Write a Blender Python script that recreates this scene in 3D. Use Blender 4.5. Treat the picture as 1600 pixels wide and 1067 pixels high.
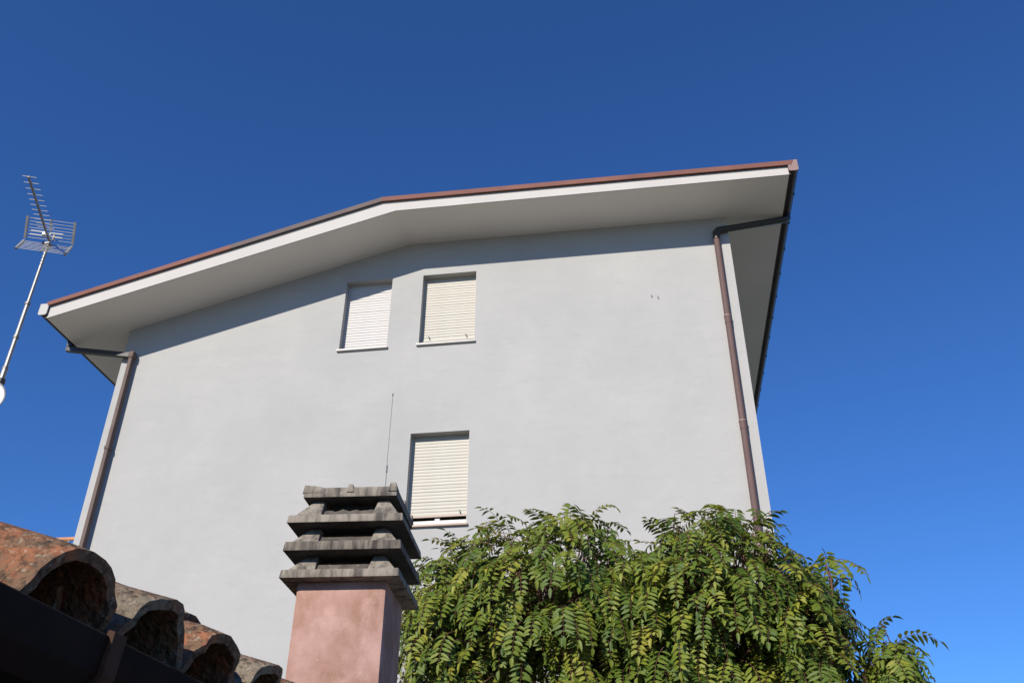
import bpy, bmesh, math, random
import numpy as np
from mathutils import Vector, Matrix, noise
from mathutils.geometry import tessellate_polygon

for o in list(bpy.data.objects): bpy.data.objects.remove(o)
scene = bpy.context.scene
col = scene.collection
rnd = random.Random(7)
V = Vector

# ------------------------------------------------------------------ camera
CAM = V((1.886, -12.0, 1.6))
PITCH, ROLL, YAW, FPX = 0.5596, 0.0065, 0.1499, 1431.6
fwd = V((-math.sin(YAW)*math.cos(PITCH), math.cos(YAW)*math.cos(PITCH), math.sin(PITCH)))
rgt = V((math.cos(YAW), math.sin(YAW), 0)); upv = rgt.cross(fwd)
r2 = rgt*math.cos(ROLL) + upv*math.sin(ROLL); u2 = -rgt*math.sin(ROLL) + upv*math.cos(ROLL)
cd = bpy.data.cameras.new('camera'); cam = bpy.data.objects.new('camera', cd); col.objects.link(cam)
m3 = Matrix((r2, u2, -fwd)).transposed()
cam.matrix_world = Matrix.Translation(CAM) @ m3.to_4x4()
cd.sensor_width = 36; cd.lens = FPX/1600*36; cd.clip_start = 0.05; cd.clip_end = 5000
scene.camera = cam

# ------------------------------------------------------------------ sky and sun
SUN = V((0.273, 0.823, -0.497)).normalized()           # travel direction of sunlight
world = bpy.data.worlds.new('World'); scene.world = world; world.use_nodes = True
nt = world.node_tree; nt.nodes.clear()
sky = nt.nodes.new('ShaderNodeTexSky'); sky.sky_type = 'NISHITA'; sky.sun_disc = False
sky.sun_elevation = math.asin(-SUN.z); sky.sun_rotation = math.atan2(-SUN.x, -SUN.y)
sky.altitude = 100; sky.air_density = 1.0; sky.dust_density = 0.2; sky.ozone_density = 4.0
bg = nt.nodes.new('ShaderNodeBackground'); bg.inputs[1].default_value = 0.10
wo = nt.nodes.new('ShaderNodeOutputWorld')
tint = nt.nodes.new('ShaderNodeMix'); tint.data_type = 'RGBA'; tint.blend_type = 'MULTIPLY'; tint.inputs[0].default_value = 1
tint.inputs[7].default_value = (.375, .70, 1.16, 1)        # one deep clear-day colour balance for the whole sky
nt.links.new(sky.outputs[0], tint.inputs[6]); nt.links.new(tint.outputs[2], bg.inputs[0]); nt.links.new(bg.outputs[0], wo.inputs[0])
sd = bpy.data.lights.new('sun', 'SUN'); sd.energy = 5.0; sd.angle = math.radians(0.53); sd.color = (1.0, 0.93, 0.82)
sun = bpy.data.objects.new('sun', sd); col.objects.link(sun)
sun.rotation_euler = SUN.to_track_quat('-Z', 'Y').to_euler(); sun.location = (-8, -30, 25)
scene.view_settings.view_transform = 'Standard'; scene.view_settings.look = 'None'
scene.view_settings.exposure = 0.28; scene.view_settings.gamma = 1.0
scene.render.engine = 'CYCLES'; scene.cycles.max_bounces = 8

# ------------------------------------------------------------------ materials
def mat(name, c1, c2=None, scale=4.0, rough=0.8, bump=0.0, bscale=60.0, stretch=(1, 1, 1), detail=6.0, lo=.35, hi=.65,
        metal=0.0, spec=0.4, objrand=0.0, coord='Object', extra=None, bdist=0.01):
    m = bpy.data.materials.new(name); m.use_nodes = True
    n = m.node_tree.nodes; l = m.node_tree.links
    b = n['Principled BSDF']; b.inputs['Roughness'].default_value = rough; b.inputs['Metallic'].default_value = metal
    b.inputs['Specular IOR Level'].default_value = spec
    tc = n.new('ShaderNodeTexCoord'); mp = n.new('ShaderNodeMapping'); mp.inputs['Scale'].default_value = stretch
    l.new(tc.outputs[coord], mp.inputs[0])
    if c2 is None: c2 = tuple(x*0.85 for x in c1)
    t = n.new('ShaderNodeTexNoise'); t.inputs['Scale'].default_value = scale; t.inputs['Detail'].default_value = detail
    l.new(mp.outputs[0], t.inputs['Vector'])
    r = n.new('ShaderNodeValToRGB'); r.color_ramp.elements[0].position = lo; r.color_ramp.elements[1].position = hi
    r.color_ramp.elements[0].color = (*c1, 1); r.color_ramp.elements[1].color = (*c2, 1)
    l.new(t.outputs['Fac'], r.inputs[0])
    out = r.outputs[0]
    if extra:                                    # list of (colour, scale, lo, hi, amount, stretch): extra stain layers
        for (c, sc, a, z, amt, st) in extra:
            mp2 = n.new('ShaderNodeMapping'); mp2.inputs['Scale'].default_value = st; l.new(tc.outputs[coord], mp2.inputs[0])
            mp2.inputs['Location'].default_value = (sc*1.7, amt*9, a*5)
            t2 = n.new('ShaderNodeTexNoise'); t2.inputs['Scale'].default_value = sc; t2.inputs['Detail'].default_value = 8
            t2.inputs['Roughness'].default_value = 0.62
            l.new(mp2.outputs[0], t2.inputs['Vector'])
            rr = n.new('ShaderNodeMapRange'); rr.inputs[1].default_value = a; rr.inputs[2].default_value = z
            rr.inputs[3].default_value = 0; rr.inputs[4].default_value = amt; l.new(t2.outputs['Fac'], rr.inputs[0])
            mx = n.new('ShaderNodeMix'); mx.data_type = 'RGBA'
            l.new(rr.outputs[0], mx.inputs[0]); l.new(out, mx.inputs[6]); mx.inputs[7].default_value = (*c, 1)
            out = mx.outputs[2]
    if objrand:
        oi = n.new('ShaderNodeObjectInfo'); hs = n.new('ShaderNodeHueSaturation')
        rr = n.new('ShaderNodeMapRange'); rr.inputs[3].default_value = 1-objrand; rr.inputs[4].default_value = 1+objrand
        l.new(oi.outputs['Random'], rr.inputs[0]); l.new(rr.outputs[0], hs.inputs['Value']); l.new(out, hs.inputs['Color']); out = hs.outputs[0]
    l.new(out, b.inputs['Base Color'])
    if bump:
        t3 = n.new('ShaderNodeTexNoise'); t3.inputs['Scale'].default_value = bscale; t3.inputs['Detail'].default_value = 6
        l.new(mp.outputs[0], t3.inputs['Vector'])
        bp = n.new('ShaderNodeBump'); bp.inputs['Strength'].default_value = bump; bp.inputs['Distance'].default_value = bdist
        l.new(t3.outputs['Fac'], bp.inputs['Height']); l.new(bp.outputs[0], b.inputs['Normal'])
    return m

M_WALL = mat('grey_plaster', (.380, .373, .361), (.355, .350, .342), scale=.9, rough=.92, bump=.35, bscale=45, bdist=.008, lo=.3, hi=.7,
             extra=[((.315, .315, .312), 1.6, .48, .72, .32, (1, 1, .5)), ((.31, .31, .308), 7.0, .52, .70, .3, (.35, 1, 1.2)), ((.41, .40, .385), 4.0, .54, .74, .4, (.7, 1, 1.4)), ((.30, .30, .295), .35, .48, .7, .4, (1, 1, 1)), ((.29, .29, .285), 14, .62, .76, .3, (1, 1, 1))])
M_SOFFIT = mat('soffit_paint', (.70, .66, .60), (.66, .62, .565), scale=.7, rough=.9, bump=.05, bscale=60)
M_FASCIA = mat('white_fascia_paint', (.455, .435, .41), (.43, .41, .39), scale=2, rough=.75, extra=[((.42, .38, .34), 6, .62, .8, .35, (1, 1, .5))])
M_FLASH = mat('brown_flashing', (.19, .082, .062), (.16, .07, .055), scale=3, rough=.7, spec=.2, objrand=.08)
M_FLASH2 = mat('weathered_flashing', (.125, .095, .09), (.105, .08, .076), scale=3, rough=.7, spec=.2)
M_GUTR = mat('brown_gutter_metal', (.045, .03, .027), (.035, .024, .022), scale=6, rough=.45)
M_CAPL = mat('pale_gutter_end', (.40, .385, .37), (.36, .345, .33), scale=9, rough=.6)
M_CAPR = mat('brown_gutter_end', (.25, .16, .145), (.22, .14, .13), scale=9, rough=.55)
M_PIPE = mat('brown_pipe', (.125, .078, .072), (.11, .069, .064), scale=4, rough=.7, spec=.25)
M_PIPEL = mat('taupe_pipe', (.125, .088, .076), (.105, .075, .066), scale=4, rough=.7, spec=.2)
M_PIPED = mat('black_pipe', (.022, .019, .018), (.03, .026, .024), scale=8, rough=.35, spec=.5)
M_ROOF = mat('roof_tile_far', (.20, .10, .07), (.16, .08, .06), scale=8, rough=.9)
M_SLATC = mat('cream_slat', (.445, .418, .365), (.425, .40, .345), scale=5, rough=.55, extra=[((.38, .32, .235), 3.5, .6, .8, .35, (1, 1, .5))], objrand=.03)
M_SLATW = mat('white_slat', (.475, .455, .445), (.455, .435, .425), scale=5, rough=.55, objrand=.02)
M_SILL = mat('pink_marble_sill', (.42, .32, .26), (.39, .30, .25), scale=7, rough=.6)
M_SILLW = mat('pale_stone_sill', (.56, .53, .49), (.52, .49, .455), scale=7, rough=.6)
M_WHITE = mat('white_window_frame', (.55, .54, .53), (.52, .51, .50), scale=7, rough=.4)
M_DARK = mat('dark_void', (.012, .012, .013), (.01, .01, .011), rough=.6)
M_CONC = mat('cement', (.265, .232, .19), (.215, .186, .152), scale=7, rough=.95, bump=.3, bscale=140, bdist=.004,
             extra=[((.04, .034, .03), 9, .44, .64, .85, (2.2, 2.2, .25)), ((.31, .275, .23), 24, .58, .7, .6, (1, 1, 1)), ((.09, .078, .064), 3.2, .54, .72, .45, (1, 1, 1)), ((.05, .043, .036), 60, .62, .72, .4, (1, 1, 1))])
M_CONC2 = mat('soot_streaked_cement', (.20, .172, .14), (.15, .128, .104), scale=7, rough=.95, bump=.3, bscale=140, bdist=.004, extra=[((.025, .021, .019), 10, .40, .60, .9, (2.2, 2.2, .25)), ((.27, .24, .20), 26, .6, .7, .5, (1, 1, 1))])
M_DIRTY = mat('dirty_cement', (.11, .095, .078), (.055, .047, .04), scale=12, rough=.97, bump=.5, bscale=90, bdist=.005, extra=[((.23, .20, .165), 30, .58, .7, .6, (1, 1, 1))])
M_BLKCEM = mat('near_black_cement', (.03, .027, .026), (.055, .05, .046), scale=14, rough=.97, bump=.6, bscale=120)  # near-black cement: the sooty flue, and undersides of upper slabs and cap
M_PINK = mat('pink_plaster', (.415, .262, .228), (.375, .225, .19), scale=2.6, rough=.95, bump=.22, bscale=55, bdist=.008,
             extra=[((.24, .128, .085), 3.4, .45, .66, .85, (1, 1, .8)), ((.47, .30, .25), 7, .53, .68, .55, (1, 1, 1)), ((.20, .11, .075), 12, .60, .72, .6, (1, 1, .6)), ((.50, .33, .28), 28, .62, .7, .5, (1, 1, 1))])
def tile_mat(name, a, b, lich, amt):
    return mat(name, a, b, scale=9, rough=.97, spec=.1, bump=1.0, bscale=75, bdist=.012, objrand=.12,
               extra=[(lich, 24, .46, .56, amt, (1, 1, 1)), ((.045, .035, .027), 55, .50, .60, .7, (1, 1, 1)), ((.32, .28, .215), 95, .57, .65, .55, (1, 1, 1)), ((.03, .024, .018), 18, .58, .66, .7, (1, 1, 1))])
M_TILEO = tile_mat('orange_terracotta', (.27, .115, .06), (.20, .088, .05), (.145, .095, .062), .85)
M_TILEG = tile_mat('lichened_terracotta', (.19, .125, .082), (.21, .115, .07), (.185, .155, .115), .95)
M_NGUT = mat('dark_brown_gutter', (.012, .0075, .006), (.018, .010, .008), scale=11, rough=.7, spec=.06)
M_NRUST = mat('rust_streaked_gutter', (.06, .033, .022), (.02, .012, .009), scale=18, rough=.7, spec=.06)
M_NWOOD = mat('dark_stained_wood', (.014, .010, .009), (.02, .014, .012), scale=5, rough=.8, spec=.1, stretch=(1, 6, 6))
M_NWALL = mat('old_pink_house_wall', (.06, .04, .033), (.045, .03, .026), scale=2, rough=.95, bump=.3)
M_ALU = mat('weathered_aluminium', (.31, .31, .30), (.25, .25, .245), scale=12, rough=.45, metal=.35)
M_ALUD = mat('dull_aluminium_boom', (.27, .25, .235), (.22, .20, .19), scale=12, rough=.5, metal=.3)
M_PLW = mat('white_plastic', (.60, .60, .59), (.57, .57, .56), rough=.4)
M_BLK = mat('black_plastic', (.02, .02, .022), (.03, .03, .03), rough=.5)
M_ORNG = mat('orange_rail_paint', (.48, .22, .10), (.40, .18, .08), scale=9, rough=.6)
M_STEEL = mat('thin_steel', (.16, .16, .165), (.13, .13, .135), rough=.5)
M_BARK = mat('bark', (.10, .075, .055), (.06, .045, .035), scale=7, rough=.95, bump=.8, bscale=30, stretch=(1, 1, .3))
M_TWIG = mat('reddish_twig', (.13, .055, .04), (.10, .05, .035), scale=20, rough=.8)
M_GROUND = mat('ground_earth', (.20, .18, .14), (.13, .15, .07), scale=.5, rough=.98, bump=.4, bscale=8, coord='Object')
M_YARD = mat('concrete_yard', (.30, .285, .26), (.25, .24, .22), scale=1.2, rough=.95, bump=.3, bscale=40)

def leaf_material():
    m = bpy.data.materials.new('leaflet'); m.use_nodes = True
    n = m.node_tree.nodes; l = m.node_tree.links
    b = n['Principled BSDF']; out = n['Material Output']
    at = n.new('ShaderNodeAttribute'); at.attribute_name = 'tint'
    r = n.new('ShaderNodeValToRGB'); e = r.color_ramp.elements
    e[0].position = 0; e[0].color = (.044, .084, .012, 1); e[1].position = 1; e[1].color = (.270, .262, .034, 1)
    q = r.color_ramp.elements.new(.45); q.color = (.098, .148, .018, 1); q = r.color_ramp.elements.new(.75); q.color = (.172, .205, .024, 1)
    l.new(at.outputs['Fac'], r.inputs[0])
    l.new(r.outputs[0], b.inputs['Base Color']); b.inputs['Roughness'].default_value = .5; b.inputs['Specular IOR Level'].default_value = .3
    tr = n.new('ShaderNodeBsdfTranslucent'); hs = n.new('ShaderNodeHueSaturation'); hs.inputs['Hue'].default_value = .47; hs.inputs['Value'].default_value = 1.5
    l.new(r.outputs[0], hs.inputs['Color']); l.new(hs.outputs[0], tr.inputs['Color'])
    mx = n.new('ShaderNodeMixShader'); mx.inputs[0].default_value = .28
    l.new(b.outputs[0], mx.inputs[1]); l.new(tr.outputs[0], mx.inputs[2]); l.new(mx.outputs[0], out.inputs[0])
    return m
M_LEAF = leaf_material()

# ------------------------------------------------------------------ helpers
class MB:
    def __init__(s): s.v = []; s.f = []
    def add(s, vs, fs):
        k = len(s.v); s.v += [V(p) for p in vs]; s.f += [tuple(i+k for i in f) for f in fs]; return s
    def box(s, x0, x1, y0, y1, z0, z1):
        return s.hexa([(x0, y0, z0), (x1, y0, z0), (x1, y1, z0), (x0, y1, z0), (x0, y0, z1), (x1, y0, z1), (x1, y1, z1), (x0, y1, z1)])
    def hexa(s, p):
        return s.add(p, [(3, 2, 1, 0), (4, 5, 6, 7), (0, 1, 5, 4), (1, 2, 6, 5), (2, 3, 7, 6), (3, 0, 4, 7)])
    def tube(s, pts, rad, n=10, square=False, caps=True):
        pts = [V(p) for p in pts]; R = rad if isinstance(rad, (list, tuple)) else [rad]*len(pts)
        if square: n = 4
        rings = []; ref = None
        for i, p in enumerate(pts):
            if i == 0: t = pts[1]-p
            elif i == len(pts)-1: t = p-pts[i-1]
            else: t = (pts[i+1]-p).normalized() + (p-pts[i-1]).normalized()
            t.normalize()
            if ref is None:
                ref = V((0, 0, 1)) if abs(t.z) < .9 else V((0, 1, 0))
            a = (ref - t*ref.dot(t)).normalized(); b = t.cross(a); ref = a
            k = 1.0
            if 0 < i < len(pts)-1:
                c = (p-pts[i-1]).normalized().dot(t); k = 1/max(c, .5)
            off = math.pi/4 if square else 0
            rings.append([p + (a*math.cos(off+2*math.pi*j/n) + b*math.sin(off+2*math.pi*j/n))*R[i]*(1 if k < 1.05 else (k+1)/2) for j in range(n)])
        vs = [q for r in rings for q in r]; fs = []
        for i in range(len(rings)-1):
            for j in range(n):
                fs.append((i*n+j, i*n+(j+1) % n, (i+1)*n+(j+1) % n, (i+1)*n+j))
        if caps: fs += [tuple(reversed(range(n))), tuple((len(rings)-1)*n+j for j in range(n))]
        return s.add(vs, fs)
    def extrude_poly(s, poly, axis_vec):                      # closed polygon (3d points) swept along a vector
        n = len(poly); a = V(axis_vec)
        vs = [V(p) for p in poly] + [V(p)+a for p in poly]
        fs = [tuple(reversed(range(n))), tuple(range(n, 2*n))] + [(i, (i+1) % n, n+(i+1) % n, n+i) for i in range(n)]
        return s.add(vs, fs)
    def build(s, name, m, parent=None, smooth=False, bevel=0.0, loc=None, sharp=35):
        me = bpy.data.meshes.new(name); me.from_pydata([tuple(p) for p in s.v], [], s.f)
        bm = bmesh.new(); bm.from_mesh(me); bmesh.ops.recalc_face_normals(bm, faces=bm.faces)
        if bevel:
            es = [e for e in bm.edges if len(e.link_faces) == 2 and e.calc_face_angle(0) > math.radians(30)]
            bmesh.ops.bevel(bm, geom=es, offset=bevel, segments=2, affect='EDGES', profile=.6)
        bm.to_mesh(me); bm.free(); me.materials.append(m)
        if smooth or bevel:
            for p in me.polygons: p.use_smooth = True
            me.set_sharp_from_angle(angle=math.radians(sharp))
        o = bpy.data.objects.new(name, me); col.objects.link(o)
        if parent: o.parent = parent
        if loc: o.location = loc
        return o
def empty(name, loc, label=None, cat=None, group=None, rz=0.0):
    o = bpy.data.objects.new(name, None); col.objects.link(o); o.location = loc; o.rotation_euler.z = rz; o.empty_display_size = .2
    if label: o['label'] = label
    if cat: o['category'] = cat
    if group: o['group'] = group
    return o
def inst(o, parent, loc=None):
    c = o.copy(); col.objects.link(c); c.parent = parent
    if loc is not None: c.location = loc
    return c

# ------------------------------------------------------------------ ground
g = MB().add([(-900, -900, 0), (900, -900, 0), (900, 900, 0), (-900, 900, 0)], [(0, 1, 2, 3)]).build('ground', M_GROUND); g['kind'] = 'structure'
g = MB().add([(-14, -24, .004), (16, -24, .004), (16, -.02, .004), (-14, -.02, .004)], [(0, 1, 2, 3)]).build('courtyard_paving', M_YARD); g['kind'] = 'structure'

# ------------------------------------------------------------------ tall grey house (facade on the plane y = 0)
XL, XR, XK = -6.487, 3.601, -1.720
ZL, ZR, ZK = 9.977, 11.296, 11.304
EXL, EXR, ZEL, ZER = -7.388, 4.509, 9.728, 11.292
OV, DEPTH = 0.905, 11.0
house = empty('apartment_house', (0, 0, 0), 'tall pale grey plastered house with wide white eaves and closed shutters', 'house')
WINS = [(-2.740, -1.949, 9.273, 10.616, 'white'), (-1.426, -.530, 9.275, 10.626, 'cream'), (-1.451, -.557, 6.255, 7.706, 'cream')]
REV = .14
outer = [(XL, 0, 0), (XR, 0, 0), (XR, 0, ZR), (XK, 0, ZK), (XL, 0, ZL)]
loops = [[V(p) for p in outer]] + [[V((a, 0, c)), V((a, 0, d)), V((b, 0, d)), V((b, 0, c))] for a, b, c, d, _ in WINS]
flat = [p for lp in loops for p in lp]
w = MB().add(flat, [tuple(t) for t in tessellate_polygon(loops)])
for a, b, c, d, _ in WINS:
    q = [(a, c), (a, d), (b, d), (b, c)]
    for i in range(4):
        (p0, z0), (p1, z1) = q[i], q[(i+1) % 4]
        w.add([(p0, 0, z0), (p1, 0, z1), (p1, REV+.2, z1), (p0, REV+.2, z0)], [(0, 1, 2, 3)])
w.add([(XL, 0, 0), (XL, 0, ZL), (XL, DEPTH, ZL), (XL, DEPTH, 0)], [(0, 1, 2, 3)])
w.add([(XR, 0, 0), (XR, 0, ZR), (XR, DEPTH, ZR), (XR, DEPTH, 0)], [(0, 1, 2, 3)])
w.add([(p[0], DEPTH, p[2]) for p in outer], [(0, 1, 2, 3, 4)])
w.build('wall', M_WALL, house)
# roof slab: soffit + fascia outline
YB = DEPTH+.9
low = [(EXL, ZEL), (XK, ZK), (EXR, ZER)]
upp = [(EXL, 9.955), (-1.955, 11.507), (EXR, 11.452)]
roof = MB().add([(x, y, z) for y in (-OV+.02, YB) for x, z in low], [(0, 1, 4, 3), (1, 2, 5, 4)]).build('soffit', M_SOFFIT, house)
fa = MB()
for i in range(2):
    fa.hexa([(low[i][0], -OV, low[i][1]), (low[i+1][0], -OV, low[i+1][1]), (low[i+1][0], -OV+.06, low[i+1][1]+.002), (low[i][0], -OV+.06, low[i][1]+.002),
             (upp[i][0], -OV, upp[i][1]), (upp[i+1][0], -OV, upp[i+1][1]), (upp[i+1][0], -OV+.06, upp[i+1][1]), (upp[i][0], -OV+.06, upp[i][1])])
fa.build('fascia', M_FASCIA, house)
for x, z0, z1, s in ((EXL, ZEL, 9.955, -1), (EXR, ZER, 11.452, 1)):
    MB().box(min(x, x+s*.03), max(x, x+s*.03), -OV+.002, YB, z0+.004, z1).build('eave_board', M_GUTR, house)
# roof covering on top (seen only from above)
rt = [(EXL-.03, 10.0), (-1.955, 11.56), (EXR+.03, 11.515)]
MB().add([(x, y, z) for y in (-OV-.03, YB) for x, z in rt], [(0, 1, 4, 3), (1, 2, 5, 4)]).build('roof_covering', M_ROOF, house)
# brown metal flashing in lengths along the rake
tp = [(-7.44, 10.012), (-1.957, 11.581), (4.60, 11.539)]
bt = [(-7.40, 9.945), (-1.952, 11.494), (4.56, 11.452)]
def lerp(a, b, t): return (a[0]+(b[0]-a[0])*t, a[1]+(b[1]-a[1])*t)
def flash(i, t0, t1, m):
    a0, a1, b0, b1 = lerp(bt[i], bt[i+1], t0), lerp(bt[i], bt[i+1], t1), lerp(tp[i], tp[i+1], t0), lerp(tp[i], tp[i+1], t1)
    y0, y1 = -OV-.047, -OV+.05
    MB().hexa([(a0[0], y0, a0[1]), (a1[0], y0, a1[1]), (a1[0], y1, a1[1]+.03), (a0[0], y1, a0[1]+.03), (b0[0], y0, b0[1]), (b1[0], y0, b1[1]), (b1[0], y1, b1[1]), (b0[0], y1, b0[1])]).build('flashing', m, house)
for a, b, m in ((0, .2698, M_FLASH), (.27, .5448, M_FLASH), (.545, .7998, M_FLASH2), (.80, 1.0, M_FLASH2)): flash(0, a, b, m)
for a, b, m in ((0.0, .2998, M_FLASH), (.30, .6198, M_FLASH), (.62, 1.0, M_FLASH)): flash(1, a, b, m)
# eave gutters (half round) with end caps and brackets
def gutter(xc, zt, rad, s, capm, ztop):
    n = 10; prof = [(xc+rad*math.cos(math.pi+math.pi*j/n), zt+rad*1.25*math.sin(math.pi+math.pi*j/n)) for j in range(n+1)]
    gb = MB(); y0, y1 = -OV-.03, YB
    vs = [(x, y, z) for y in (y0, y1) for x, z in prof]; gb.add(vs, [(j, j+1, n+2+j, n+1+j) for j in range(n)])
    inn = [(xc+(x-xc)*.94, z*1.0+.004) for x, z in prof]
    gb.add([(x, y, z) for y in (y0, y1) for x, z in inn], [(j, j+1, n+2+j, n+1+j) for j in range(n)])
    gb.tube([(prof[0][0] if s < 0 else prof[-1][0], y0, zt), (prof[0][0] if s < 0 else prof[-1][0], y1, zt)], .012, 6)
    go = gb.build('gutter', M_GUTR, house, smooth=True)
    cp = [(xc-rad, y0-.012, zt-.07), (xc-rad*.6, y0-.012, zt-.088), (xc+rad*.6, y0-.012, zt-.088), (xc+rad, y0-.012, zt-.07), (xc+rad, y0-.012, ztop), (xc-rad, y0-.012, ztop)]
    MB().extrude_poly(cp, (0, .02, 0)).build('end_cap', capm, go)
    xo = xc+s*rad
    for k in range(16 if s > 0 else 0):
        y = -.35+k*.72
        MB().box(min(xo, xo+s*.005), max(xo, xo+s*.005), y, y+.035, zt-.07, zt+.02).build('gutter_bracket', M_PIPED, go)
    return go
gutter(EXL-.075, 9.86, .074, -1, M_CAPL, 9.985)
gutter(EXR+.075, 11.42, .074, 1, M_CAPR, 11.545)
# downpipes
dp = empty('downpipe', (0, 0, 0)); dp.parent = house
MB().tube([(4.585, .13, 11.345), (4.585, .13, 11.27), (4.53, .12, 11.235), (3.60, -.045, 11.02), (3.44, -.075, 10.985), (3.395, -.078, 10.93), (3.39, -.078, 10.80)], .056, 12).build('swan_neck', M_PIPED, dp, smooth=True, sharp=60)
MB().tube([(3.39, -.078, 10.84), (3.39, -.078, .3)], .048, 14).build('pipe', M_PIPE, dp, smooth=True, sharp=60)
for z in (9.29, 7.51, 5.7, 3.9):
    MB().tube([(3.39, -.078, z+.04), (3.39, -.078, z-.10)], .052, 14).build('collar', M_PIPE, dp, smooth=True, sharp=60)
    MB().tube([(3.39, -.078, z+.02), (3.39, -.078, z+.04)], .057, 14).build('collar_ring', M_CAPR, dp, smooth=True, sharp=60)
dl = empty('downpipe', (0, 0, 0)); dl.parent = house
MB().tube([(-7.455, -.08, 9.80), (-7.455, -.08, 9.69)], .062, square=True).build('outlet_box', M_PIPED, dl)
MB().tube([(-7.50, -.08, 9.645), (-6.262, -.09, 9.41)], .055, square=True).build('swan_neck', M_PIPED, dl)
def lbox(z0, z1, e=0.0): return MB().box(-6.292-e, -6.232+e, -.135-e, -.045+e, z0, z1)
lbox(.3, 9.45).build('pipe', M_PIPEL, dl, bevel=.008)
lbox(9.36, 9.47, .012).build('collar', M_PIPEL, dl, bevel=.006)
for z in (7.70, 5.8, 3.9): lbox(z, z+.06, .008).build('collar', M_PIPEL, dl, bevel=.004)

# windows: roller shutters of separate slats, sills
SLH = .0515
def slat_mesh(wd, m, parent):
    prof = [(.004, 0), (-.001, .004), (-.003, .018), (-.003, .036), (-.001, SLH-.006), (.0, SLH-.004), (.004, SLH-.003), (.004, SLH)]
    mb = MB(); n = len(prof)
    mb.add([(x, y, z) for x in (0, wd) for y, z in prof], [(j, j+1, n+j+1, n+j) for j in range(n-1)])
    mb.add([(0, .012, 0), (wd, .012, 0), (wd, .012, SLH), (0, .012, SLH)], [(0, 1, 2, 3)])
    return mb.build('slat', m, parent)
for wi, (a, b, c, d, kind) in enumerate(WINS):
    sm = M_SLATW if kind == 'white' else M_SLATC
    wn = empty('window', (0, 0, 0)); wn.parent = house
    wd = b-a-.03; zb = c + (.012, .125, .172)[wi]
    MB().box(a, a+.03, REV-.012, REV+.03, c, d).build('guide_rail', sm, wn)
    MB().box(b-.03, b, REV-.012, REV+.03, c, d).build('guide_rail', sm, wn)
    first = slat_mesh(wd, sm, wn); first.location = (a+.015, REV, zb+.02)
    k = 1
    while zb+.02+k*SLH < d:
        s = inst(first, wn, (a+.015, REV+rnd.uniform(-.0012, .0012), zb+.02+k*SLH)); k += 1
    MB().box(a+.015, b-.015, REV-.014, REV+.012, zb-.008, zb+.018).build('bottom_bar', M_SILL if wi == 2 else sm, wn)
    MB().box(a-.01, b+.01, REV+.10, REV+.12, c-.02, d+.05).build('pane', M_DARK, wn)
    if wi == 2:
        MB().box(a, b, REV+.02, REV+.07, c, c+.122).build('frame', M_WHITE, wn)
        MB().box(a+.40, a+.47, REV+.018, REV+.068, c+.122, c+.21).build('frame', M_WHITE, wn)
    MB().box(a-(.035 if wi != 0 else .03), b+.022, -.045, REV+.05, c-.032, c).build('window_sill', M_SILL if wi == 2 else M_SILLW, wn, bevel=.005)
    if wi:
        for xx in (([a+.13, b-.16]) if wi == 1 else [b-.13]):
            MB().tube([(xx, REV-.002, zb+.075), (xx, REV-.04, zb+.07), (xx+.012, REV-.045, zb+.035)], .008, 6).build('stop_hook', M_PIPED, wn)
# two small hooks left in the plaster
for x, z in ((2.284, 9.848), (2.381, 9.814)):
    MB().tube([(x, .01, z), (x, -.03, z), (x+.004, -.03, z-.012)], .006, 6).build('wall_hook', M_STEEL, house)
# balcony with orange rail on the left side of the house
bal = empty('balcony', (0, 0, 0)); bal.parent = house
MB().box(XL-1.25, XL, 1.0, 5.0, 5.45, 5.62).build('slab', M_FASCIA, bal)
for zz, rr, mm in ((6.71, .03, M_ORNG), (6.60, .012, M_WHITE), (6.2, .012, M_WHITE)):
    MB().tube([(XL+.02, 1.02, zz), (XL-1.22, 1.02, zz), (XL-1.22, 4.95, zz), (XL+.02, 4.95, zz)], rr, 8).build('rail', mm, bal, smooth=True)
for i in range(9):
    for xx, yy in ((XL-.1-i*.14, 1.02), (XL-1.22, 1.3+i*.42)): MB().tube([(xx, yy, 5.6), (xx, yy, 6.69)], .010, 6).build('baluster', M_WHITE, bal)

# ------------------------------------------------------------------ near low house: tiled roof, dark gutter
XE, ZE = CAM.x-.80, CAM.z+.33           # tile ends, springing height of the end course
SL = .37; nrm = math.hypot(1, SL); ca, sa = 1/nrm, SL/nrm
Y0N, Y1N = -13.6, -5.3; XRG = -3.50; ZRG = ZE + SL*(XE-XRG)
near = empty('tiled_house', (0, 0, 0), 'low house with old terracotta roof tiles and dark gutter, close by', 'house')
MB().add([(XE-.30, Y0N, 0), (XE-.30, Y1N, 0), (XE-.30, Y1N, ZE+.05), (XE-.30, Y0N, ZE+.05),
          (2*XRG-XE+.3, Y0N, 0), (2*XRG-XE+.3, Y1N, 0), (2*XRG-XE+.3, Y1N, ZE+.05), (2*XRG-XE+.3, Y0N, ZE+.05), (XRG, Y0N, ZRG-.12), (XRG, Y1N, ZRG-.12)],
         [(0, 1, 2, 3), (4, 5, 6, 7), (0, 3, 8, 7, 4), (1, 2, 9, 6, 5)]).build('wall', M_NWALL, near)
deck = MB()
for s in (0, 1):
    f = (lambda x: x) if s == 0 else (lambda x: 2*XRG-x)
    x0 = f(XE-.07)
    deck.hexa([(x0, Y0N-.1, ZE-.075), (x0, Y1N+.1, ZE-.075), (XRG, Y1N+.1, ZRG-.10), (XRG, Y0N-.1, ZRG-.10), (x0, Y0N-.1, ZE-.035), (x0, Y1N+.1, ZE-.035), (XRG, Y1N+.1, ZRG-.06), (XRG, Y0N-.1, ZRG-.06)])
deck.build('eave_boarding', M_NWOOD, near)
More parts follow.
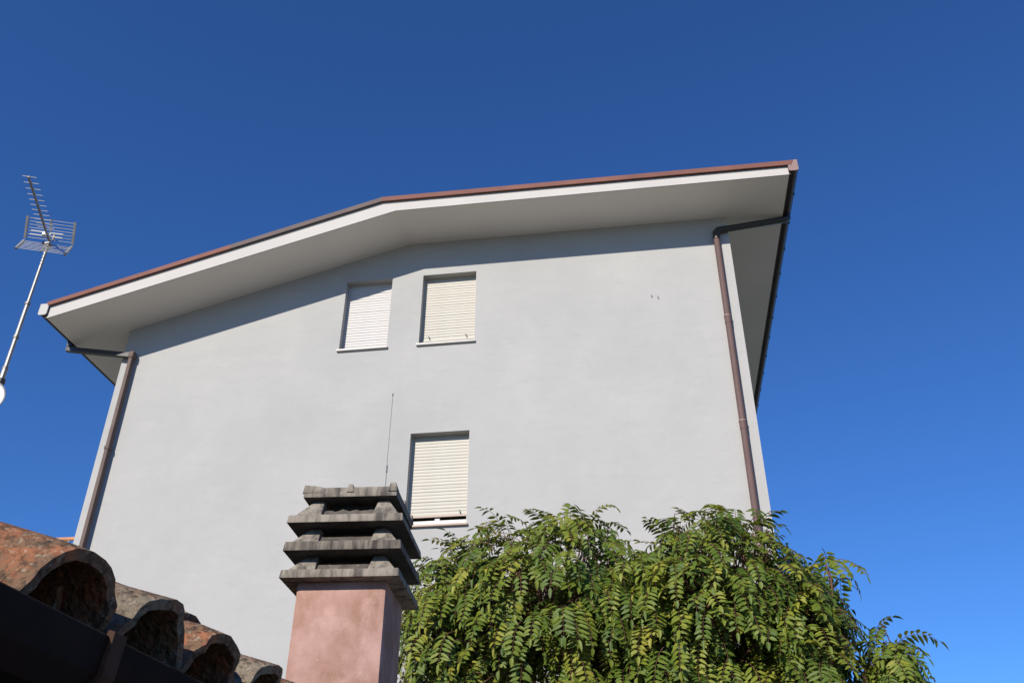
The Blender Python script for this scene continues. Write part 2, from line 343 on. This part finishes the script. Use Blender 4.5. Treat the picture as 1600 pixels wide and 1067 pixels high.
MB().box(XE-.34, XE-.05, Y0N-.1, Y1N+.1, ZE-.20, ZE-.078).build('eave_beam', M_NWOOD, near)
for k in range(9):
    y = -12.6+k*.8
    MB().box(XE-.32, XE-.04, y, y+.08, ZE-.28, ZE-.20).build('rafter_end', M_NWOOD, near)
# tiles: half barrels, irregular edge, one mesh per variant
def barrel(r0, r1, L, th, seed, up=True, ns=16, nl=9):
    rr = random.Random(seed); mb = MB(); vs = []; fs = []
    for layer in (0, 1):
        for i in range(nl+1):
            t = i/nl; R = r0+(r1-r0)*t - layer*th
            for j in range(ns+1):
                a = math.pi*j/ns; a = a*1.04-.02*math.pi
                p = V((-L*t, R*math.cos(a), R*math.sin(a)*(1.06 if up else .7)))
                nz = noise.noise(V((t*4+seed, a*1.6, seed*.37)))*.006 + noise.noise(V((t*13+seed, a*6, seed)))*.0026
                if i == 0: p.x += noise.noise(V((a*3, seed*2.1, 0)))*.014 + noise.noise(V((a*9, seed*1.1, 4)))*.006
                p.y += math.cos(a)*nz; p.z += math.sin(a)*nz
                if not up: p.z = -p.z
                vs.append(p)
    N = ns+1; K = (nl+1)*N
    for i in range(nl):
        for j in range(ns):
            q = (i*N+j, i*N+j+1, (i+1)*N+j+1, (i+1)*N+j)
            fs.append(q); fs.append(tuple(reversed([x+K for x in q])))
    for j in range(ns):
        fs.append((j, j+1, K+j+1, K+j)); b0 = nl*N; fs.append((b0+j+1, b0+j, K+b0+j, K+b0+j+1))
    for i in range(nl):
        for j in (0, ns): fs.append((i*N+j, (i+1)*N+j, K+(i+1)*N+j, K+i*N+j))
    mb.add(vs, fs); return mb
PITCHY = .2305; YC0 = CAM.y+1.155
variants = []
for sd_ in range(5):
    for m in (M_TILEO, M_TILEG):
        variants.append((m, barrel(.103, .083, .44, .016, sd_*3.3+1.7).build('roof_tile', m, None, smooth=True, sharp=50)))
pans = [barrel(.090, .105, .44, .016, 40+k*2.2, up=False, ns=8, nl=3).build('pan_tile', M_TILEG, None, smooth=True, sharp=50) for k in range(3)]
def put(src, parent, x_up, y, dz, yaw=0.0, roll=0.0):
    o = src.copy(); col.objects.link(o); o.parent = parent
    P = V((XE-x_up*ca, y, ZE+x_up*sa+dz))
    o.matrix_local = Matrix.Translation(P) @ Matrix.Rotation(math.atan(SL), 4, 'Y') @ Matrix.Rotation(yaw, 4, 'Z') @ Matrix.Rotation(roll, 4, 'X')
    return o
O, Gc = 0, 1
seq = {0: O, 1: Gc, 2: O, 3: Gc, 4: O, 5: Gc, -1: O, -2: Gc}
far = MB()
ncol = list(range(-9, 28))
for c in ncol:
    y = YC0+c*PITCHY
    if not (Y0N < y < Y1N): continue
    kind = seq.get(c, rnd.choice([0, 1]))
    chim_block = -7.75 < y < -6.85
    steps = [0, .30 if c != 2 else .085]
    while steps[-1] < 4.6: steps.append(steps[-1]+.34)
    for r, x_up in enumerate(steps[:-1]):
        xx = XE-x_up*ca
        if c < 0 and r == 0: continue
        if chim_block and -.5 < xx < .75: continue
        kk = kind if r == 0 else rnd.choice([0, 1])
        if c == 2 and r == 1: kk = O
        cand = [v for v in variants if v[0] is (M_TILEO if kk == 0 else M_TILEG)]
        if -1 <= c <= 9 and r < 6:
            src = rnd.choice(cand)[1]
            put(src, near, x_up, y+rnd.uniform(-.006, .006), .012*r if r < 2 else .022+rnd.uniform(0, .006), rnd.uniform(-.025, .025), rnd.uniform(-.03, .03))
        else:
            mb2 = barrel(.103, .083, .44, .016, rnd.random()*50, ns=7, nl=2)
            Mx = Matrix.Translation((XE-x_up*ca, y, ZE+x_up*sa+.012)) @ Matrix.Rotation(math.atan(SL), 4, 'Y')
            far.add([Mx @ p for p in mb2.v], mb2.f)
    yp = y+PITCHY/2
    for r in range(11):
        x_up = .13+r*.36
        xx = XE-x_up*ca
        if chim_block and -.5 < xx < .75: continue
        if -1 <= c <= 9 and r < 3: put(rnd.choice(pans), near, x_up, yp, .035)
        else:
            mb2 = barrel(.090, .105, .44, .016, rnd.random()*50, up=False, ns=6, nl=2)
            Mx = Matrix.Translation((XE-x_up*ca, yp, ZE+x_up*sa+.06)) @ Matrix.Rotation(math.atan(SL), 4, 'Y')
            far.add([Mx @ p for p in mb2.v], mb2.f)
fo = far.build('roof_tiles', M_TILEG, near, smooth=True); fo['kind'] = 'stuff'
# other slope of the roof and ridge cover
MB().add([(XRG, Y0N-.1, ZRG+.02), (XRG, Y1N+.1, ZRG+.02), (2*XRG-XE, Y1N+.1, ZE+.02), (2*XRG-XE, Y0N-.1, ZE+.02)], [(0, 1, 2, 3)]).build('roof_covering', M_TILEG, near)
MB().tube([(XRG, Y0N-.1, ZRG+.05), (XRG, Y1N+.1, ZRG+.05)], .12, 12).build('ridge_tile', M_TILEO, near, smooth=True)
# broken bits of tile and mortar stuffed under the tile ends
for (dy, x_up, yw, hh, ww) in ((-.035, .10, .5, .055, .05), (.045, .055, 0, .085, .022), (.24, .13, .3, .06, .05), (.47, .10, -.3, .06, .045)):
    o = MB().hexa([(0, 0, 0), (.02, .002, 0), (.018, ww, 0), (-.003, ww*.95, 0), (.002, .004, hh), (.017, .003, hh*.9), (.016, ww*.8, hh*.95), (0, ww*.9, hh)]).build('tile_shard', M_TILEO, near, bevel=.003)
    o.location = (XE-x_up, YC0+dy, ZE-.01); o.rotation_euler = (.25, .1, yw)
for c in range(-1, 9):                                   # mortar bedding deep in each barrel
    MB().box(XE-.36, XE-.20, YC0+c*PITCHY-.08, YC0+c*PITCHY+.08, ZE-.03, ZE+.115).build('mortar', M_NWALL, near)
# gutter: square section with bead, in two lengths with a joint strap
GX = CAM.x-.70; GZ = CAM.z+.310; YJ = CAM.y+1.125
def box_gutter(y0, y1, sh, m):
    pr = [(GX-.13, GZ+.0), (GX-.13, GZ-.055-sh), (GX-.115, GZ-.072-sh), (GX-.03, GZ-.072-sh), (GX-.006, GZ-.045-sh), (GX, GZ-.004), (GX-.006, GZ), (GX-.012, GZ-.004), (GX-.016, GZ-.045), (GX-.034, GZ-.06), (GX-.112, GZ-.06), (GX-.12, GZ-.0)]
    return MB().extrude_poly([(x, y0, z) for x, z in pr], (0, y1-y0, 0)).build('gutter', m, near, bevel=.0015)
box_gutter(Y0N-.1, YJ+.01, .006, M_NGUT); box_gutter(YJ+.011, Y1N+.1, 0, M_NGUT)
pr = [(GX-.12, GZ-.083), (GX-.026, GZ-.083), (GX+.002, GZ-.052), (GX+.0065, GZ+.003), (GX-.004, GZ+.006), (GX-.012, GZ-.02), (GX-.03, GZ-.05), (GX-.118, GZ-.05)]
MB().extrude_poly([(x, YJ+.005, z) for x, z in pr], (0, .032, 0)).build('joint_strap', M_NRUST, near, bevel=.002)
for yb in (YJ+.014, YJ+.9, YJ+1.8):
    MB().tube([(GX-.06, yb, GZ-.08), (GX-.14, yb, GZ-.13), (GX-.30, yb, GZ-.15)], .011, square=True).build('gutter_bracket', M_NRUST, near)

# ------------------------------------------------------------------ chimney
CH = empty('chimney', (0.0331, -7.6349, 0), 'pink plastered chimney with stacked grey cement cowl slabs', 'chimney', rz=math.radians(4.2))
cx_, cy_ = .31, .306                      # centre of the square plan, in the chimney's own axes
def cbox(name, hx, hy, z0, z1, m, tap=0.0, bevel=.008):
    p = []
    for z, k in ((z0, 0), (z1, tap)):
        p += [(cx_-hx+k, cy_-hy+k, z), (cx_+hx-k, cy_-hy+k, z), (cx_+hx-k, cy_+hy-k, z), (cx_-hx+k, cy_+hy-k, z)]
    return MB().hexa(p).build(name, m, CH, bevel=bevel)
sh = MB(); H = [(1.75, .238), (2.4, .2365), (2.95, .2345), (3.05, .2345)]
cbox('shaft', .2365, .2365, 1.75, 3.052, M_PINK, tap=.002, bevel=.022)
def slab(z0, z1, half, foot_h, gap, bot, top, nm='cowl_slab'):
    s = cbox(nm, half, half, z0, z1, M_CONC if abs(z0-3.192) > .01 else M_CONC2, tap=.006, bevel=.006)
    zt = z1+foot_h
    for sx in (-1, 1):
        for sy in (-1, 1):
            a, b, c = gap, bot, top
            def q(u, v, z): return (cx_+sx*u, cy_+sy*v, z)
            MB().hexa([q(a, a, z1-.002), q(b, a, z1-.002), q(b, b, z1-.002), q(a, b, z1-.002), q(a+.012, a+.012, zt), q(c, a+.012, zt), q(c, c, zt), q(a+.012, c, zt)]).build('cowl_foot', M_CONC, s, bevel=.009)
    # low curbs in the vent openings, with rough crust
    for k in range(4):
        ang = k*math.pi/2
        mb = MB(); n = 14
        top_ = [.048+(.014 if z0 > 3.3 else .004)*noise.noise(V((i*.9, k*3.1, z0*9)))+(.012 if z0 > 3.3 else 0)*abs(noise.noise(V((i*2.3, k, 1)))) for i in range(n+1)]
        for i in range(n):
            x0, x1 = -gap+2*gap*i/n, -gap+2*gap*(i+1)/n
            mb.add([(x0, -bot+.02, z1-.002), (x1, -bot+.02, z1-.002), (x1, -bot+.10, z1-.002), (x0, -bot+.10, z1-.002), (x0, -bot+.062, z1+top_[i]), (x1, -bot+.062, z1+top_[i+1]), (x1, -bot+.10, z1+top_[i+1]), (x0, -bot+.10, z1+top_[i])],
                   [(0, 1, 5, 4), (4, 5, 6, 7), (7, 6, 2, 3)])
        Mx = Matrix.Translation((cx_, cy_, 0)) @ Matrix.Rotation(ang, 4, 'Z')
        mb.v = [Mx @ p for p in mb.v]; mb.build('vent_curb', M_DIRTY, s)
    return s
def dark_under(o):
    o.data.materials.append(M_BLKCEM)                        # near-black cement on the downward faces only
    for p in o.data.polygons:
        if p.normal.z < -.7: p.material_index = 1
slab(3.049, 3.094, .310, .100, .135, .285, .205)
dark_under(slab(3.192, 3.243, .310, .102, .135, .285, .205))
dark_under(slab(3.343, 3.388, .310, .118, .135, .285, .200))
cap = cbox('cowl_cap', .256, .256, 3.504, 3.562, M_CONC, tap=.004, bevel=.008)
dark_under(cap)
for k in range(4):
    Mx = Matrix.Translation((cx_, cy_, 0)) @ Matrix.Rotation(k*math.pi/2, 4, 'Z')
    for (u, hw, up_) in ((0, .022, .016), (.232, .026, .020)):
        mb = MB().hexa([(u-hw, -.262, 3.53), (u+hw, -.262, 3.53), (u+hw, -.15, 3.53), (u-hw, -.15, 3.53), (u-hw*.6, -.256, 3.562+up_), (u+hw*.6, -.256, 3.562+up_), (u+hw*.6, -.16, 3.562+up_*.4), (u-hw*.6, -.16, 3.562+up_*.4)])
        mb.v = [Mx @ p for p in mb.v]; mb.build('cap_lug', M_CONC, cap, bevel=.006)
cbox('flue', .125, .125, 3.06, 3.503, M_BLKCEM, bevel=0)

# ------------------------------------------------------------------ whip aerial behind the chimney
wa = empty('whip_aerial', (.2085, -6.5, 2.0), 'thin upright whip aerial rising behind the chimney cowl', 'aerial')
MB().tube([(0, 0, .1), (0, 0, 2.16)], .0024, 6).build('lower_rod', M_STEEL, wa)
MB().tube([(-.002, 0, 2.13), (-.0015, 0, 2.71)], .0018, 6).build('upper_rod', M_STEEL, wa)
MB().tube([(0, 0, 2.12), (0, 0, 2.17)], .0055, 6).build('ferrule', M_STEEL, wa)
MB().tube([(-.0015, 0, 2.705), (-.0015, 0, 2.722)], .005, 6).build('tip', M_STEEL, wa)

# ------------------------------------------------------------------ television aerial and dish on their mast
AX, AY, AZ = -3.515, -5.825, 7.0
bv = V((.363, -.932, 0)).normalized(); ev = V((.932, .363, 0)).normalized(); zv = V((0, 0, 1))
mast = empty('antenna_mast', (AX, AY, ZRG), 'slender jointed grey metal mast carrying the television aerial', 'mast')
def MZ(z): return z-ZRG
MB().tube([(0, 0, 0), (0, 0, MZ(5.62))], .0235, 10).build('mast_section', M_ALU, mast, smooth=True)
MB().tube([(0, 0, MZ(5.55)), (0, 0, MZ(6.30))], .0185, 10).build('mast_section', M_ALU, mast, smooth=True)
MB().tube([(0, 0, MZ(6.25)), (0, 0, MZ(7.03))], .0145, 10).build('mast_section', M_ALU, mast, smooth=True)
for z in (6.30, 5.94, 5.62): MB().tube([(0, 0, MZ(z)-.012), (0, 0, MZ(z)+.012)], .025, 10).build('mast_clamp', M_ALUD, mast)
MB().tube([(0, 0, MZ(5.47)), (0, 0, MZ(5.51))], .036, 10).build('mast_clamp', M_BLK, mast)
MB().tube([(.015, -.012, MZ(6.9)), (.02, -.014, MZ(6.2)), (.026, -.016, MZ(5.3)), (.028, -.018, MZ(4.0))], .0035, 6).build('aerial_cable', M_BLK, mast)
ant = empty('television_aerial', (AX, AY, AZ), 'grey television aerial with toothed boom and wire reflector panels', 'aerial')
def A(b, e, z): return bv*b + ev*e + zv*z
MB().tube([A(-.04, 0, .02), A(.93, 0, .02)], .010, square=True).build('boom', M_ALUD, ant)
for i in range(11):
    t = .19+.060*i+.0012*i*i; hl = .074-.0016*i
    d = MB().tube([A(t, -hl, .034), A(t, hl, .034)], .0032, 6).build('director', M_ALU, ant)
    MB().tube([A(t-.006, 0, .024), A(t+.006, 0, .038)], .008, square=True).build('clip', M_ALUD, d)
for s in (1, -1):
    wp = empty('reflector_panel', (0, 0, 0)); wp.parent = ant
    for e in (-.212, .212):
        MB().tube([A(.01, e, s*.012), A(.125, e, s*.195)], .0135, square=True).build('end_bar', M_ALU, wp)
    MB().tube([A(.0, 0, s*.01), A(.125, 0, s*.195)], .008, square=True).build('center_bar', M_ALUD, wp)
    for i in range(7):
        t = (i+.5)/7
        MB().tube([A(.01+.115*t, -.212, s*(.012+.183*t)), A(.01+.115*t, .212, s*(.012+.183*t))], .0027, 6).build('reflector_rod', M_ALU, wp)
for s in (1, -1):
    MB().tube([A(.115, s*.035, .036), A(.115, s*.142, .036)], .0075, 8).build('dipole_arm', M_PLW, ant)
    MB().tube([A(.115, s*.035, -.006), A(.115, s*.142, -.006)], .0075, 8).build('dipole_arm', M_PLW, ant)
MB().tube([A(.115, .035, .036), A(.115, .028, .015), A(.115, .035, -.006)], .0075, 8).build('dipole_bend', M_PLW, ant)
mb = MB().hexa([A(.095, -.035, -.012), A(.135, -.035, -.012), A(.135, .0, -.008), A(.095, .0, -.008), A(.095, -.035, .032), A(.135, -.035, .032), A(.135, .0, .044), A(.095, .0, .044)]); mb.build('dipole_box', M_PLW, ant, bevel=.006)
MB().tube([A(.05, .045, .0), A(.05, .045, .07)], .011, 8).build('balun', M_ALUD, ant)
mb = MB().box(-.024, .024, -.024, .024, -.055, .0); mb.build('mast_bracket', M_ALUD, ant)
MB().tube([A(.05, -.03, -.02), A(.02, -.04, -.05)], .008, 6).build('mast_bracket', M_BLK, ant)
# satellite dish
DP = V((AX, AY, 5.27)) + V((-.035, -.125, 0))
dish = empty('satellite_dish', DP, 'white satellite dish cut off by the left picture edge', 'dish')
dn = V((.25, -.94, .20)).normalized(); du = dn.orthogonal().normalized(); dw = dn.cross(du)
mb = MB(); nr, na = 6, 28; R = .19
vs = [-dn*.055]; fs = []
for i in range(1, nr+1):
    r = R*i/nr
    vs += [du*r*math.cos(2*math.pi*j/na)+dw*r*1.05*math.sin(2*math.pi*j/na)-dn*.055*(1-(i/nr)**2) for j in range(na)]
fs += [(0, 1+j, 1+(j+1) % na) for j in range(na)]
for i in range(nr-1):
    fs += [(1+i*na+j, 1+(i+1)*na+j, 1+(i+1)*na+(j+1) % na, 1+i*na+(j+1) % na) for j in range(na)]
mb.add(vs, fs); mb.build('reflector', M_PLW, dish, smooth=True)
MB().tube([du*R*math.cos(2*math.pi*j/na)+dw*R*1.05*math.sin(2*math.pi*j/na) for j in range(na+1)], .007, 6).build('rim', M_ALU, dish, smooth=True)
MB().tube([-dn*.05, V((.035, .125, -.02))], .025, 8).build('mount', M_ALU, dish)
MB().tube([-zv*.20, dn*.30-zv*.12], .010, 6).build('feed_arm', M_ALU, dish)
MB().tube([dn*.27-zv*.10, dn*.34-zv*.12], .028, 10).build('receiver', M_PLW, dish)

# ------------------------------------------------------------------ tree with pinnate leaves
TREE = V((2.05, -4.35, 0))
tree = empty('tree', TREE, 'dense green tree with feathery leaflets in front of the grey house', 'tree')
trnd = random.Random(21)
def compound_leaf(rr, L, npairs, ll, lw, t0, n0, droop):
    """a rachis leaving the origin along t0, sagging, with paired leaflets; returns verts, faces, tints, rachis points"""
    vs, fs, ti = [], [], []
    p = V((0, 0, 0)); t = t0.normalized(); pts = [p.copy()]; n = n0
    steps = npairs+2; ds = L/steps; base = min(1, max(0, rr.gauss(.52, .21)))
    def leaflet(o, d, nn, l, w_):
        d = d.normalized(); b = d.cross(nn).normalized(); nn = b.cross(d).normalized()
        c = rr.uniform(.0, .02); k = len(vs); fold = rr.uniform(.10, .45)*w_
        curl = rr.uniform(.02, .22)*l
        tt = min(1, max(0, base+rr.gauss(0, .10)))
        def P(u, s): return o + d*(l*u) + b*(s*w_) + nn*(abs(s)*fold*2 - curl*u*u)
        q = [P(.0, 0), P(.28, .46), P(.30, 0), P(.28, -.46), P(.64, .40), P(.66, 0), P(.64, -.40), P(1, 0)]
        vs.extend(q); ti.extend([tt]*8)
        fs.extend([(k, k+2, k+1), (k, k+3, k+2), (k+1, k+2, k+5, k+4), (k+2, k+3, k+6, k+5), (k+4, k+5, k+7), (k+5, k+6, k+7)])
    for i in range(steps+1):
        if i >= 2 and i <= npairs+1:
            n = (n - t*n.dot(t)).normalized(); b = t.cross(n)
            f = math.sin(math.pi*(.25+.62*(i-1)/npairs)); l = ll*(.62+.40*f)*rr.uniform(.88, 1.1)
            for s in (-1, 1):
                if rr.random() < .03: continue
                d = b*s + t*rr.uniform(.25, .55) + n*rr.uniform(-.18, .12) + V((0, 0, -.22))*rr.random()
                leaflet(p + b*s*.004, d, n + V((rr.uniform(-.25, .25), rr.uniform(-.25, .25), rr.uniform(-.1, .25))), l, lw*rr.uniform(.85, 1.12))
        if i == steps: leaflet(p, t, n, ll*.9, lw)
        p = p + t*ds; t = (t + V((0, 0, -droop/steps)) + V((rr.uniform(-.04, .04), rr.uniform(-.04, .04), 0))).normalized()
        pts.append(p.copy())
    return vs, fs, ti, pts[:steps+1]

def mesh_from(name, vs, fs, ti, m, rach=None):
    nf = len(fs)
    if rach:
        mb = MB()
        for pts in rach: mb.tube(pts, [.0034-.0022*i/len(pts) for i in range(len(pts))], 3, caps=False)
        k = len(vs); vs = vs + mb.v; fs = fs + [tuple(i+k for i in f) for f in mb.f]; ti = ti + [.5]*len(mb.v)
    me = bpy.data.meshes.new(name); me.from_pydata([tuple(p) for p in vs], [], fs)
    me.materials.append(m); me.materials.append(M_TWIG)
    a = me.attributes.new('tint', 'FLOAT', 'POINT'); a.data.foreach_set('value', np.array(ti, dtype=np.float32))
    me.polygons.foreach_set('use_smooth', np.ones(len(fs), dtype=bool))
    mi = np.zeros(len(fs), dtype=np.int32); mi[nf:] = 1; me.polygons.foreach_set('material_index', mi)
    return me
# lobes of the crown: centre (relative to the world), radii, number of leaves
LOBES = [((1.05, -4.45, 3.50), (1.0, .90, 1.04), 980), ((1.75, -4.3, 3.15), (.95, .95, 1.02), 600), ((2.42, -4.45, 3.40), (.80, .88, 1.04), 900),
         ((3.00, -4.5, 3.14), (.38, .62, .86), 460), ((3.10, -4.5, 3.50), (.20, .45, .38), 200), ((3.66, -4.45, 3.02), (.13, .30, .40), 170), ((.26, -4.3, 3.52), (.46, .60, .80), 420), ((.30, -4.3, 2.85), (.50, .60, .60), 240), ((2.0, -4.3, 2.1), (1.7, 1.0, .7), 330)]
sites = []
for (c, r, n) in LOBES:
    c = V(c)
    for i in range(n):
        while True:
            d = V((trnd.gauss(0, 1), trnd.gauss(0, 1), trnd.gauss(0, 1))).normalized()
            if d.z > -.55: break
        rad = trnd.random()**.42
        if i % 3 == 0: d = V((d.x, d.y, abs(d.z)*1.3+.25)).normalized(); rad = trnd.uniform(.70, .98)   # close the top of each hump
        rad *= 1+.13*noise.noise(V((d.x*2.3+c.x, d.y*2.3, d.z*2.3)))*2
        p = c + V((d.x*r[0], d.y*r[1], d.z*r[2]))*rad
        if noise.noise(p*2.6+V((3.1, 0, 1.7))) < -.22 and trnd.random() < .7: continue       # hollows between the boughs
        nout = V((d.x/r[0], d.y/r[1], d.z/r[2])).normalized()
        sites.append((p, nout, rad, c))
# stray shoots that stand out of the outline
for (x, y, z, k) in ((2.16, -4.5, 4.50, 5), (2.32, -4.5, 4.42, 6), (3.40, -4.6, 4.02, 3), (3.28, -4.7, 4.08, 4), (.55, -4.6, 4.30, 4), (1.62, -4.5, 4.36, 5), (3.05, -4.5, 4.12, 4), (3.64, -4.6, 3.50, 3)):
    for i in range(k):
        a = trnd.uniform(0, 6.28)
        sites.append((V((x, y, z-.06*i)), V((math.cos(a), math.sin(a), .35)).normalized(), .9, V((x, y, z-.7))))
leaves_f = []; twigs = MB(); av, af, at_ = [], [], []; arach = []
def leaf_frame(nout):
    t0 = nout*.75 + V((trnd.uniform(-.5, .5), trnd.uniform(-.6, .35), trnd.uniform(-.5, .1)))
    t0.z = min(t0.z, .38)
    if abs(nout.x) > .6: t0.x *= .45; t0.z -= .25          # leaves on the flanks hang rather than reach out
    t0.normalize()
    n0 = (V((0, 0, 1))*.75 + nout*.55 + V((trnd.uniform(-.3, .3), trnd.uniform(-.3, .3), 0)))
    return t0, n0
# score: how near the camera and how far out in the crown
scored = sorted(range(len(sites)), key=lambda i: (sites[i][0]-CAM).length - 1.6*sites[i][2] + (5 if sites[i][0].z < 2.6 else 0))
indiv = set(scored[:300])
for i, (p, nout, rad, c) in enumerate(sites):
    t0, n0 = leaf_frame(nout)
    L = trnd.uniform(.26, .46)*(0.8 if rad > .85 else 1); npz = int(L/.047)
    vs, fs, ti, pts = compound_leaf(trnd, L, npz, trnd.uniform(.066, .104), trnd.uniform(.025, .036), t0, n0, trnd.uniform(.8, 3.4))
    rel = p-TREE
    if i in indiv:
        me = mesh_from('leaf', vs, fs, ti, M_LEAF, [pts]); o = bpy.data.objects.new('leaf', me); col.objects.link(o); o.parent = tree; o.location = rel
    else:
        k = len(av); av += [q+rel for q in vs]; af += [tuple(j+k for j in f) for f in fs]; at_ += ti
        arach.append([q+rel for q in pts])
    if trnd.random() < .5:
        inward = (c-p); q = p+inward*trnd.uniform(.3, .6)+V((0, 0, -.12))
        mid = (p+q)/2 + V((trnd.uniform(-.05, .05), trnd.uniform(-.05, .05), trnd.uniform(0, .08)))
        twigs.tube([q-TREE, mid-TREE, p-TREE], [.009, .006, .0035], 5, caps=False)
fol = bpy.data.objects.new('foliage', mesh_from('foliage', av, af, at_, M_LEAF, arach)); col.objects.link(fol); fol.parent = tree; fol['kind'] = 'stuff'
tw = twigs.build('twigs', M_TWIG, tree, smooth=True); tw['kind'] = 'stuff'
# trunk and limbs
fork = V((0, 0, 1.25))
MB().tube([(0, 0, -.1), (.03, .02, .3), (-.02, 0, .8), fork, (.02, 0, 1.5)], [.17, .13, .115, .11, .07], 12).build('trunk', M_BARK, tree, smooth=True)
for (c, r, n) in LOBES[:8]:
    e = V(c)-TREE + V((0, 0, r[2]*.45)); m1 = fork.lerp(e, .35)+V((trnd.uniform(-.1, .1), trnd.uniform(-.1, .1), -.10)); m2 = fork.lerp(e, .7)+V((trnd.uniform(-.1, .1), trnd.uniform(-.1, .1), .06))
    MB().tube([fork, m1, m2, e], [.065, .045, .03, .012], 8).build('limb', M_BARK, tree, smooth=True)
    for k in range(7):
        a = trnd.uniform(0, 6.28); s0 = m1.lerp(e, trnd.uniform(.2, .9)); d = V((math.cos(a)*r[0], math.sin(a)*r[1], trnd.uniform(.1, .8)*r[2]))*.75
        MB().tube([s0, s0+d*.5+V((0, 0, .08)), s0+d], [.018, .012, .005], 6).build('branch', M_TWIG, tree, smooth=True)
# fine bare shoots standing above the crown
for (x, z, h) in ((.52, 4.25, .26), (.86, 4.20, .16), (1.7, 4.3, .18)):
    MB().tube([(x-TREE.x, -.1, z-.35), (x-TREE.x-.02, -.1, z), (x-TREE.x-.05, -.1, z+h)], [.003, .0016, .0009], 4).build('shoot', M_TWIG, tree)
# low side shoot whose leaf shows left of the chimney
sp = V((-.62, -4.55, 3.15))
MB().tube([(.35-TREE.x, -.1, 2.9), (-.2-TREE.x, -.15, 3.16), (-.5-TREE.x, -.2, 3.24), (sp.x-TREE.x, sp.y-TREE.y, sp.z)], [.012, .008, .006, .003], 6).build('branch', M_TWIG, tree, smooth=True)
for k in range(3):
    vs, fs, ti, pts = compound_leaf(trnd, .14, 3, .075, .03, V((-1, -.3, .15-.3*k)), V((0, -.4, 1)), 1.0)
    o = bpy.data.objects.new('leaf', mesh_from('leaf', vs, fs, ti, M_LEAF, [pts])); col.objects.link(o); o.parent = tree; o.location = sp-TREE+V((.05*k, 0, 0))

for src in [v[1] for v in variants]+pans: bpy.data.objects.remove(src)
